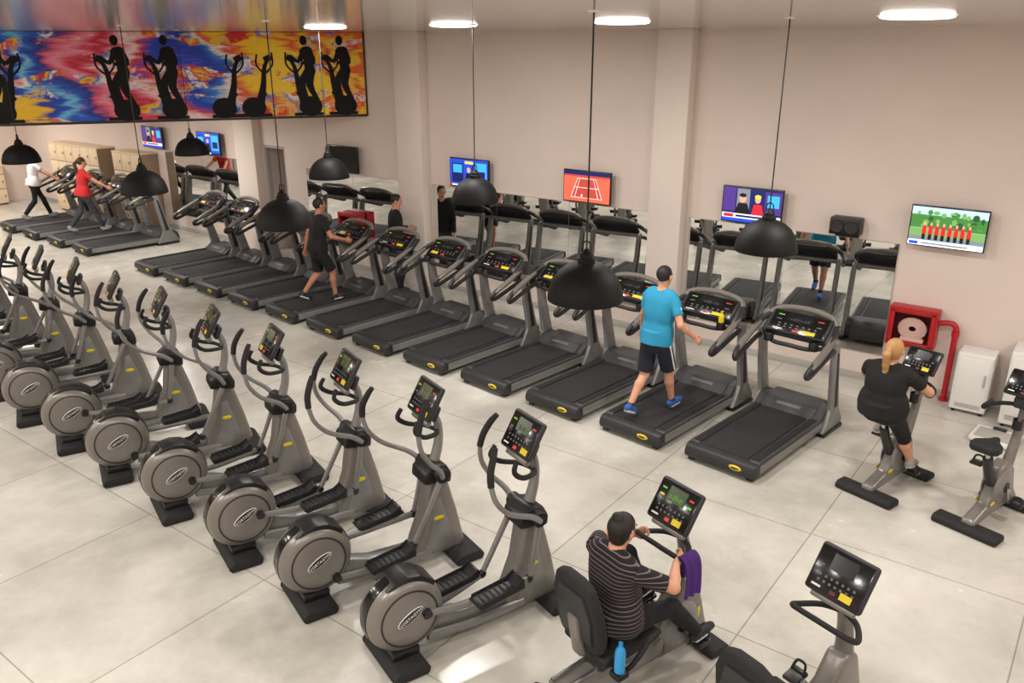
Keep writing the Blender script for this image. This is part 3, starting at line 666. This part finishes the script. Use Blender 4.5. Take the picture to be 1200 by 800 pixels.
def nets(F,o,h):
    nx,ny,nz=F.shape; cx,cy,cz=nx-1,ny-1,nz-1
    S=F<0
    C={}
    for i in(0,1):
        for j in(0,1):
            for k in(0,1): C[i,j,k]=F[i:i+cx,j:j+cy,k:k+cz]
    acc=np.zeros((cx,cy,cz,3)); cnt=np.zeros((cx,cy,cz))
    for (a,b) in [((i,j,0),(i,j,1)) for i in(0,1) for j in(0,1)]+[((i,0,j),(i,1,j)) for i in(0,1) for j in(0,1)]+[((0,i,j),(1,i,j)) for i in(0,1) for j in(0,1)]:
        fa,fb=C[a],C[b]; mk=(fa<0)!=(fb<0)
        t=np.where(mk,fa/np.where(fa-fb==0,1,fa-fb),0)
        for q in range(3): acc[...,q]+=mk*(a[q]+t*(b[q]-a[q]))
        cnt+=mk
    act=cnt>0; idx=-np.ones((cx,cy,cz),int); idx[act]=np.arange(act.sum())
    g=np.argwhere(act); vs=(g+acc[act]/cnt[act][:,None])*h+o
    fs=[]
    def quads(mask,d1,d2):
        p=np.argwhere(mask)
        if len(p)==0: return
        sg=S[p[:,0],p[:,1],p[:,2]]
        q0=idx[tuple((p-d1-d2).T)];q1=idx[tuple((p-d2).T)];q2=idx[tuple(p.T)];q3=idx[tuple((p-d1).T)]
        Q=np.stack([q0,q1,q2,q3],1); Q[~sg]=Q[~sg][:,::-1]
        fs.append(Q)
    X,Y,Z=np.eye(3,dtype=int)
    m=np.zeros_like(S); m[:-1]=S[:-1]!=S[1:]; m[:, [0,-1]]=False; m[:,:,[0,-1]]=False; m[-1]=False; quads(m,Y,Z)
    m=np.zeros_like(S); m[:,:-1]=S[:,:-1]!=S[:,1:]; m[[0,-1]]=False; m[:,:,[0,-1]]=False; m[:,-1]=False; quads(m,Z,X)
    m=np.zeros_like(S); m[:,:,:-1]=S[:,:,:-1]!=S[:,:,1:]; m[[0,-1]]=False; m[:,[0,-1]]=False; m[:,:,-1]=False; quads(m,X,Y)
    return vs,np.concatenate(fs)
def hand(mb,wr,dr_,side,nrm,m,curl,s):
    d=dr_.normalized(); sd=(side-d*side.dot(d)).normalized(); nm=(nrm-d*nrm.dot(d)-sd*nrm.dot(sd)).normalized()
    mb.tube([wr-d*.02*s,wr+d*.02*s,wr+d*.055*s,wr+d*.09*s,wr+d*.098*s],[.026*s,.033*s,.041*s,.04*s,.03*s],m,n=12,sub=2,sx=1,sy=.42,ref=tuple(sd))
    for off,L in((.030,.070),(.010,.079),(-.010,.074),(-.029,.058)):
        p=wr+d*.085*s+sd*off*s; pts=[p-d*.012*s,p]; rs=[.009*s,.0098*s]; a=curl*.5
        for q,fr in enumerate((.45,.32,.23)):
            dd=d*math.cos(a)+nm*math.sin(a); p=p+dd*L*fr*s; pts.append(p.copy()); rs.append((.0092,.0084,.005)[q]*s); a+=curl
        mb.tube(pts,rs,m,n=8,sub=2)
    p=wr+d*.02*s+sd*.028*s; t1=p+(d*.7+sd*.65+nm*.25).normalized()*.034*s; t2=t1+(d*.85+sd*.2+nm*(.3+curl*.4)).normalized()*.028*s; t3=t2+(d*.9+nm*(.3+curl*.5)).normalized()*.022*s
    mb.tube([p-sd*.012*s,t1,t2,t3],[.014*s,.0125*s,.011*s,.006*s],m,n=8,sub=2)
def person(name,P,O,H=1.75,g=1.,h=.0105,loc=(0,0,0),rz=0):
    s=H/1.75; pr=[]
    def add(k,m,a,b,c,d,kk=.02): pr.append((k,tuple(a),tuple(b),c,d,m,kk*s))
    def ell(m,c,sz,R=None,kk=.01): pr.append(('ell',tuple(c),tuple(sz),(np.array(R) if R is not None else np.eye(3)),0,m,kk*s))
    pel,sh=V(P['pel']),V(P['sh']); u=(sh-pel).normalized(); rt=V(P.get('right',(1,0,0))); rt=(rt-u*rt.dot(u)).normalized(); fw=u.cross(rt)
    top,bot,skin=O['top'],O['bot'],O.get('skin','skin')
    fem=O.get('fem',False)
    T=[(-.16,.060,.095),(0,.070,.112),(.15,.068,.113),(.38,.055,.098),(.62,.075,.108),(.84,.105,.098),(.96,.135,.075),(1.04,.11,.052)]
    if fem: T=[(-.16,.065,.10),(0,.078,.12),(.15,.07,.115),(.38,.045,.092),(.62,.062,.10),(.84,.088,.092),(.96,.115,.07),(1.04,.09,.05)]
    bend=P.get('bend',0.)
    def sect(t):
        for i in range(len(T)-1):
            if T[i][0]<=t<=T[i+1][0]:
                f=(t-T[i][0])/(T[i+1][0]-T[i][0]); f=f*f*(3-2*f); return T[i][1]+(T[i+1][1]-T[i][1])*f,T[i][2]+(T[i+1][2]-T[i][2])*f
        return T[-1][1:]
    def cen(t): return pel+(sh-pel)*t-fw*(bend*math.sin(max(0,min(1,t))*math.pi))
    n=26
    for i in range(n+1):
        t=-.16+1.2*i/n; hw,r=sect(t); c=cen(t)
        m_=top if t>.02 else bot
        gg=g if t<.55 else 1+(g-1)*(.4+.6*max(0,(.95-t)/.4))
        r2=r*s*gg+(.008 if t>.02 else 0)
        add('cap',m_,c-rt*hw*s*gg,c+rt*hw*s*gg,r2,r2,.012)
    if O.get('hem',0): 
        hw,r=sect(0); add('cone',top,cen(-O['hem'])-rt*.0,cen(.2),(hw*.8+r)*s*g*1.04,(hw*.7+r)*s*g*.98,.02)
    if O.get('belly'): ell(top,cen(.33)+fw*.06*s,(.15*s*g,.12*s*g,.16*s),None,.03)
    if fem:
        for q in(-1,1): ell(top,cen(.7)+fw*.075*s*g+rt*q*.07*s*g,(.06*s*g,.055*s*g,.06*s*g),None,.03)
    hf=V(P.get('look',tuple(fw))).normalized(); hu=(u*.4+V((0,0,1))*.6); hu=(hu-hf*hu.dot(hf)).normalized(); hr=hf.cross(hu)
    hd=V(P['head']) if 'head' in P else sh+u*.17*s+V((0,0,.04*s))+fw*.02*s
    Rm=np.array([[hr[i],hf[i],hu[i]] for i in range(3)])
    nb=sh.lerp(hd,.22)
    add('cap',skin,nb,hd-hu*.04*s-hf*.012*s,.056*s*(1+(g-1)*.4),.052*s,.02)
    ell(skin,hd+hu*.02*s,(.075*s,.094*s,.10*s),Rm,.01); ell(skin,hd-hu*.058*s+hf*.022*s,(.054*s,.066*s,.062*s),Rm,.025)
    add('cap',skin,hd+hf*.088*s+hu*.012*s,hd+hf*.108*s-hu*.022*s,.009*s,.014*s,.008)
    for q in(-1,1): ell(skin,hd+hr*q*.086*s-hu*.005*s-hf*.0*s,(.012*s,.02*s,.032*s),Rm,.004)
    hair=O['hair']
    ell(hair,hd+hu*.036*s-hf*.02*s,(.083*s,.097*s,.096*s),Rm,.004)
    st=O.get('style','short')
    if st=='bun': ell(hair,hd+hu*.02*s-hf*.03*s,(.092*s,.102*s,.10*s),Rm,.01); ell(hair,hd+hu*.10*s-hf*.07*s,(.05*s,.045*s,.04*s),Rm,.01); ell(hair,hd-hu*.05*s-hf*.05*s,(.07*s,.06*s,.06*s),Rm,.015)
    if st in('pony','long'):
        a=hd-hf*.10*s+hu*.05*s; b=a-hf*.06*s-hu*.08*s; c=b-hu*.12*s+hf*.02; d_=c-hu*.10*s+hf*.02
        if st=='long': ell(hair,hd+hu*.01*s-hf*.03*s,(.088*s,.095*s,.11*s),Rm,.01)
        ell(hair,a,(.032*s,.032*s,.03*s),Rm,.006)
        add('cap',hair,a,b,.028*s,.04*s,.01); add('cap',hair,b,c,.04*s,.035*s,.01); add('cap',hair,c,d_,.035*s,.014*s,.01)
    hands=[]
    arm=.295*s; fa=.25*s
    for q,sd in((-1,'L'),(1,'R')):
        S_=sh+rt*q*(.168*s*(1+(g-1)*.9))-u*.025*s; W=V(P['w'+sd]); el_,W=ik(S_,W,arm,fa,P.get('ep'+sd,(q*.4,-.6,-.6)))
        ag=1+(g-1)*.6
        sl=O.get('sleeve',.55)
        add('cap',skin,S_.lerp(el_,min(sl,.9)*.75),el_,.044*s*ag,.038*s*ag,.01); add('cap',skin,el_,el_.lerp(W,.35),.038*s*ag,.037*s*ag,.015); add('cap',skin,el_.lerp(W,.35),W,.037*s*ag,.025*s,.015)
        add('cap',top,S_+rt*(-q)*.03*s,S_+(el_-S_)*.2,.062*s*ag,.06*s*ag,.025)
        add('cone',top,S_,S_.lerp(el_,min(sl,1)),.062*s*ag,.057*s*ag,.006)
        if sl>1: add('cap',top,el_,el_,.052*s*ag,.052*s*ag,.01); add('cone',top,el_,el_.lerp(W,.95),.052*s*ag,.036*s,.006)
        hands.append((W,(W-el_),q,P.get('hd'+sd),P.get('curl'+sd,P.get('curl',.5)),P.get('hn'+sd)))
        if O.get('shoulder_stripe'): add('cap','cloth_white',S_+u*.066*s*ag-rt*q*.05*s,S_.lerp(el_,.45)+(rt*q*.6+u*.5).normalized()*.056*s,.012,.011,.003)
    th,sn=.435*s,.425*s
    for q,sd in((-1,'L'),(1,'R')):
        Hj=pel+rt*q*.088*s*(1+(g-1)*.6)-u*.02*s; A=V(P['a'+sd]); K,A=ik(Hj,A,th,sn,P.get('kp'+sd,(q*.05,1,.2)))
        lg=1+(g-1)*.7
        if O['leg']!='long': add('cap',skin,Hj.lerp(K,.6),K,.066*s*lg,.055*s*lg,.02)
        else: add('cap',bot,Hj,K,.082*s*lg,.055*s*lg,.02)
        cm=skin if O['leg']!='long' else bot
        bk=-(fw); bk=(bk-(A-K).normalized()*bk.dot((A-K).normalized())).normalized()
        add('cap',cm,K,K.lerp(A,.35)+bk*.012*s,.052*s*lg,.052*s*lg,.02); add('cap',cm,K.lerp(A,.35)+bk*.012*s,A,.05*s*lg,.034*s,.02)
        add('cap',bot,Hj,Hj.lerp(K,.35),.092*s*lg,.085*s*lg,.03)
        if O['leg']=='shorts': add('cone',bot,Hj.lerp(K,.15),Hj.lerp(K,.92),.096*s*lg,.088*s*lg,.008)
        if O['leg']=='knee': add('cone',bot,Hj.lerp(K,.1),K,.088*s*lg,.064*s*lg,.008); add('cone',bot,K,K.lerp(A,.2),.062*s*lg,.06*s*lg,.01); add('cap',bot,K,K,.064*s*lg,.064*s*lg,.01)
        if O['leg']=='long': add('cone',bot,K,K.lerp(A,.96),.062*s*lg,.052*s,.02); add('cap',bot,K,K,.064*s*lg,.064*s*lg,.01)
        if O.get('stripe'):
            add('cap','cloth_white',Hj.lerp(K,.1)+rt*q*.09*s*lg,Hj.lerp(K,.88)+rt*q*.083*s*lg,.012,.012,.002)
        fd=V(P.get('f'+sd,(q*.08,1,0))).normalized(); fu=(V((0,0,1))-fd*fd.z).normalized()
        if O.get('sock'): add('cap',O['sock'],A.lerp(K,.12),A,.037*s,.038*s,.004)
        shoe=O['shoe']
        add('cap',shoe,A-fd*.035*s-fu*.03*s,A+fd*.09*s-fu*.035*s,.042*s,.042*s,.015); add('cap',shoe,A+fd*.09*s-fu*.035*s,A+fd*.155*s-fu*.045*s,.043*s,.032*s,.01)
        add('cap',shoe,A,A-fu*.03*s,.04*s,.043*s,.01)
        add('cap','sole_white',A-fd*.04*s-fu*.062*s,A+fd*.16*s-fu*.064*s,.020*s,.018*s,.004); add('cap','sole_white',A-fd*.03*s-fu*.062*s+rt*.022*s,A+fd*.10*s-fu*.062*s+rt*.024*s,.018*s,.018*s,.004); add('cap','sole_white',A-fd*.03*s-fu*.062*s-rt*.022*s,A+fd*.10*s-fu*.062*s-rt*.024*s,.018*s,.018*s,.004)
    lo=np.min([bbox(p,.05)[0] for p in pr],axis=0); hi=np.max([bbox(p,.05)[1] for p in pr],axis=0)
    dims=np.ceil((hi-lo)/h).astype(int)+1; F=np.full(tuple(dims),.3)
    ax=[lo[i]+np.arange(dims[i])*h for i in range(3)]
    for p in pr:
        a,b=bbox(p,.06); i0=np.maximum(((a-lo)/h).astype(int),0); i1=np.minimum(((b-lo)/h).astype(int)+2,dims)
        G=np.stack(np.meshgrid(ax[0][i0[0]:i1[0]],ax[1][i0[1]:i1[1]],ax[2][i0[2]:i1[2]],indexing='ij'),-1)
        d=sdf(p,G); sl=F[i0[0]:i1[0],i0[1]:i1[1],i0[2]:i1[2]]; k=p[6]
        hh=np.maximum(k-np.abs(sl-d),0)/k; F[i0[0]:i1[0],i0[1]:i1[1],i0[2]:i1[2]]=np.minimum(sl,d)-hh*hh*k*.25
    vs,fs=nets(F,lo,h)
    cc=vs[fs].mean(1); best=np.full(len(cc),9.); bi=np.zeros(len(cc),int)
    for i,p in enumerate(pr):
        d=sdf(p,cc); m_=d<best; best[m_]=d[m_]; bi[m_]=i
    mb=MB(); names=[pr[i][5] for i in bi]
    mb.add([V(v) for v in vs],[tuple(int(x) for x in f) for f in fs],names)
    for W,dd,q,hd_,cu,hn in hands:
        d_=V(hd_) if hd_ else dd; nm=V(hn) if hn else V((-q,.15,-.1)); side=nm.cross(d_)*q
        if side.dot(V((0,1,.3)))<0: side=-side
        hand(mb,W,d_,side,nm,skin,cu,s)
    R3=Matrix(Rm.tolist())
    for q in(-1,1):
        e=hd+hf*.082*s+hr*q*.030*s+hu*.012*s; mb.ball(e,(.011*s,.009*s,.0065*s),'eye_white',R3,12); mb.ball(e+hf*.0055*s,(.0055*s,.005*s,.0055*s),'eye_dark',R3,10)
        mb.tube([e+hu*.02*s-hr*.016*s+hf*.0*s,e+hu*.024*s+hf*.006*s,e+hu*.02*s+hr*.016*s],.004*s,hair,n=6,sub=2)
    mb.ball(hd+hf*.085*s-hu*.055*s,(.022*s,.008*s,.007*s),'lips',R3,12)
    return mb.obj(name,loc,rz,ang=None,recalc=False)

def on_machine(p,rz,y,dx=0):
    a=D(rz); return (p[0]-math.sin(a)*y+dx,p[1]+math.cos(a)*y,0)
dz=.20
def walk(H,fwdleg=1,wR=(.30,.12,1.12),wL=(-.30,.10,1.02),st=.27):
    s=H/1.75; F,B=('R','L') if fwdleg>0 else ('L','R'); q=1 if fwdleg>0 else -1
    d=dict(pel=(0,0,dz+.925*s),sh=(0,.05,dz+1.425*s),wR=wR,wL=wL,curl=.55)
    d['a'+F]=(q*.085,st,dz+.095*s); d['f'+F]=(q*.06,1,.12); d['a'+B]=(-q*.085,-st-.05,dz+.155*s); d['f'+B]=(-q*.05,1,-.5)
    return d
t1=tmx(1)
person('man_walking_in_blue_shirt',walk(1.76,1,wR=(.40,.16,dz+1.00),wL=(-.36,.20,dz+.92)),
   dict(top='cloth_blue',bot='cloth_navy',leg='shorts',shoe='shoe_blue',hair='hair_dark',shoulder_stripe=True,stripe=True,sleeve=.62,hem=.1,sock='shoe_black'),H=1.74,g=1.06,h=.008,loc=on_machine(t1,-7,.44),rz=-9)
person('man_walking_in_black_shirt',walk(1.72,1,wR=(.24,.40,dz+1.05),wL=(-.26,-.12,dz+.88),st=.22),
   dict(top='cloth_black',bot='cloth_black',leg='shorts',shoe='shoe_black',hair='hair_dark',skin='skin_tan',sleeve=.6,hem=.1),H=1.72,g=1.03,loc=on_machine(tmx(7),-7,.72,.14),rz=-22)
person('woman_walking_in_red_shirt',walk(1.68,1,wR=(.42,.65,dz+.86),wL=(-.40,.60,dz+.86),st=.30),
   dict(top='cloth_red',bot='cloth_grey',leg='long',shoe='shoe_grey',hair='hair_brown',fem=True,style='pony',sleeve=.6,hem=.1),H=1.68,h=.012,loc=on_machine((FX[1],8.5),-7,.78),rz=-12)
person('woman_walking_in_white_shirt',walk(1.66,-1,wR=(.40,.62,dz+.84),wL=(-.40,.60,dz+.84),st=.28),
   dict(top='cloth_white',bot='cloth_black',leg='long',shoe='shoe_grey',hair='hair_dark',fem=True,style='pony',sleeve=.6,hem=.1),H=1.66,h=.012,loc=on_machine((FX[3],8.55),-7,.78),rz=-12)
dz=0
person('man_standing_in_dark_clothes',dict(pel=(0,0,.94),sh=(0,.03,1.44),wR=(.24,.12,.86),wL=(-.20,.30,1.12),aR=(.10,.03,.085),aL=(-.10,-.04,.085),look=(.4,.9,-.35),curl=.5),
   dict(top='cloth_black',bot='cloth_grey',leg='long',shoe='shoe_black',hair='hair_dark',sleeve=2,hem=.08),H=1.76,h=.012,loc=(-10.5,10.52,0),rz=-35)
person('woman_cycling_in_black',dict(pel=(0,.05,.985),sh=(0,.08,1.36),head=(0,.11,1.545),wR=(.25,.46,1.08),wL=(-.25,.46,1.08),hdR=(-.1,.9,-.3),hdL=(.1,.9,-.3),curl=1.1,
      epR=(1,-.2,-.3),epL=(-1,-.2,-.3),aR=(.17,.50,.28),aL=(-.17,.40,.60),fR=(0,1,-.15),fL=(0,1,-.25),bend=.03,look=(0,1,-.1)),
   dict(top='cloth_black',bot='cloth_black',leg='knee',shoe='shoe_grey',hair='hair_blonde',fem=True,style='long',sleeve=.6,hem=.16),H=1.62,g=1.30,h=.009,loc=(*UBP[0],0),rz=-14)
person('woman_cycling_in_striped_shirt',dict(pel=(0,.57,.635),sh=(0,.56,1.09),head=(0,.63,1.275),wR=(.21,.93,1.01),wL=(-.21,.93,1.01),hdR=(-.25,.85,.25),hdL=(.25,.85,.25),curl=1.1,epR=(1,-.25,-.35),epL=(-1,-.25,-.35),
      aR=(.19,1.23,.30),aL=(-.19,1.03,.54),fR=(0,1,.15),fL=(0,1,.2),kpR=(.15,.3,1),kpL=(-.15,.3,1),look=(0,1,-.15)),
   dict(top='cloth_striped',bot='cloth_black',leg='long',shoe='shoe_black',hair='hair_dark',fem=True,style='bun',sleeve=.8,belly=True,hem=.05),H=1.64,g=1.24,h=.007,loc=(*RBP[0],0),rz=-18)
# towel draped over the right side of the handlebar
mb=MB(); path=crom([V(p) for p in ((.275,0,.74),(.262,0,.90),(.245,0,1.0),(.21,0,1.04),(.178,0,1.0),(.165,0,.90),(.155,0,.80))],5); N=len(path); W_=12; vs=[]
for side in(0,1):
    for i,p in enumerate(path):
        for j in range(W_+1):
            v=j/W_; am=.010*abs(i-N/2)/(N/2); wv=am*math.sin(v*15+i*.12)
            nx=(1 if i<N/2 else -1)*(1-max(0,1-abs(i-N/2)/(N*.18))); nz=max(0,1-abs(i-N/2)/(N*.25))
            vs.append((p.x+wv+side*.007*nx, .965+.15*v+(.015*math.sin(i*.25)), p.z+side*.007*nz))
fs=[]; M_=W_+1; S2=N*M_
for i in range(N-1):
    for j in range(W_):
        a=i*M_+j; fs.append((a,a+1,a+M_+1,a+M_)); fs.append((S2+a,S2+a+M_,S2+a+M_+1,S2+a+1))
for i in range(N-1):
    for j in(0,W_): a=i*M_+j; fs.append((a,a+M_,S2+a+M_,S2+a))
for j in range(W_):
    for i in(0,N-1): a=i*M_+j; fs.append((a,a+1,S2+a+1,S2+a))
mb.add(vs,fs,'cloth_purple'); mb.obj('gym_towel',(*RBP[0],0),-18)

# ---------------------------------------------------------------- world + camera
w=bpy.data.worlds.new('World'); sc.world=w; w.use_nodes=True
w.node_tree.nodes['Background'].inputs[0].default_value=(.8,.8,.82,1); w.node_tree.nodes['Background'].inputs[1].default_value=.3
cam=bpy.data.cameras.new('Camera'); co=bpy.data.objects.new('Camera',cam); sc.collection.objects.link(co)
cam.sensor_width=36; cam.lens=29.1; cam.clip_start=.05; cam.clip_end=100
co.location=(0,0,4.3); co.rotation_euler=(D(90-19.8),0,D(36.76)); sc.camera=co
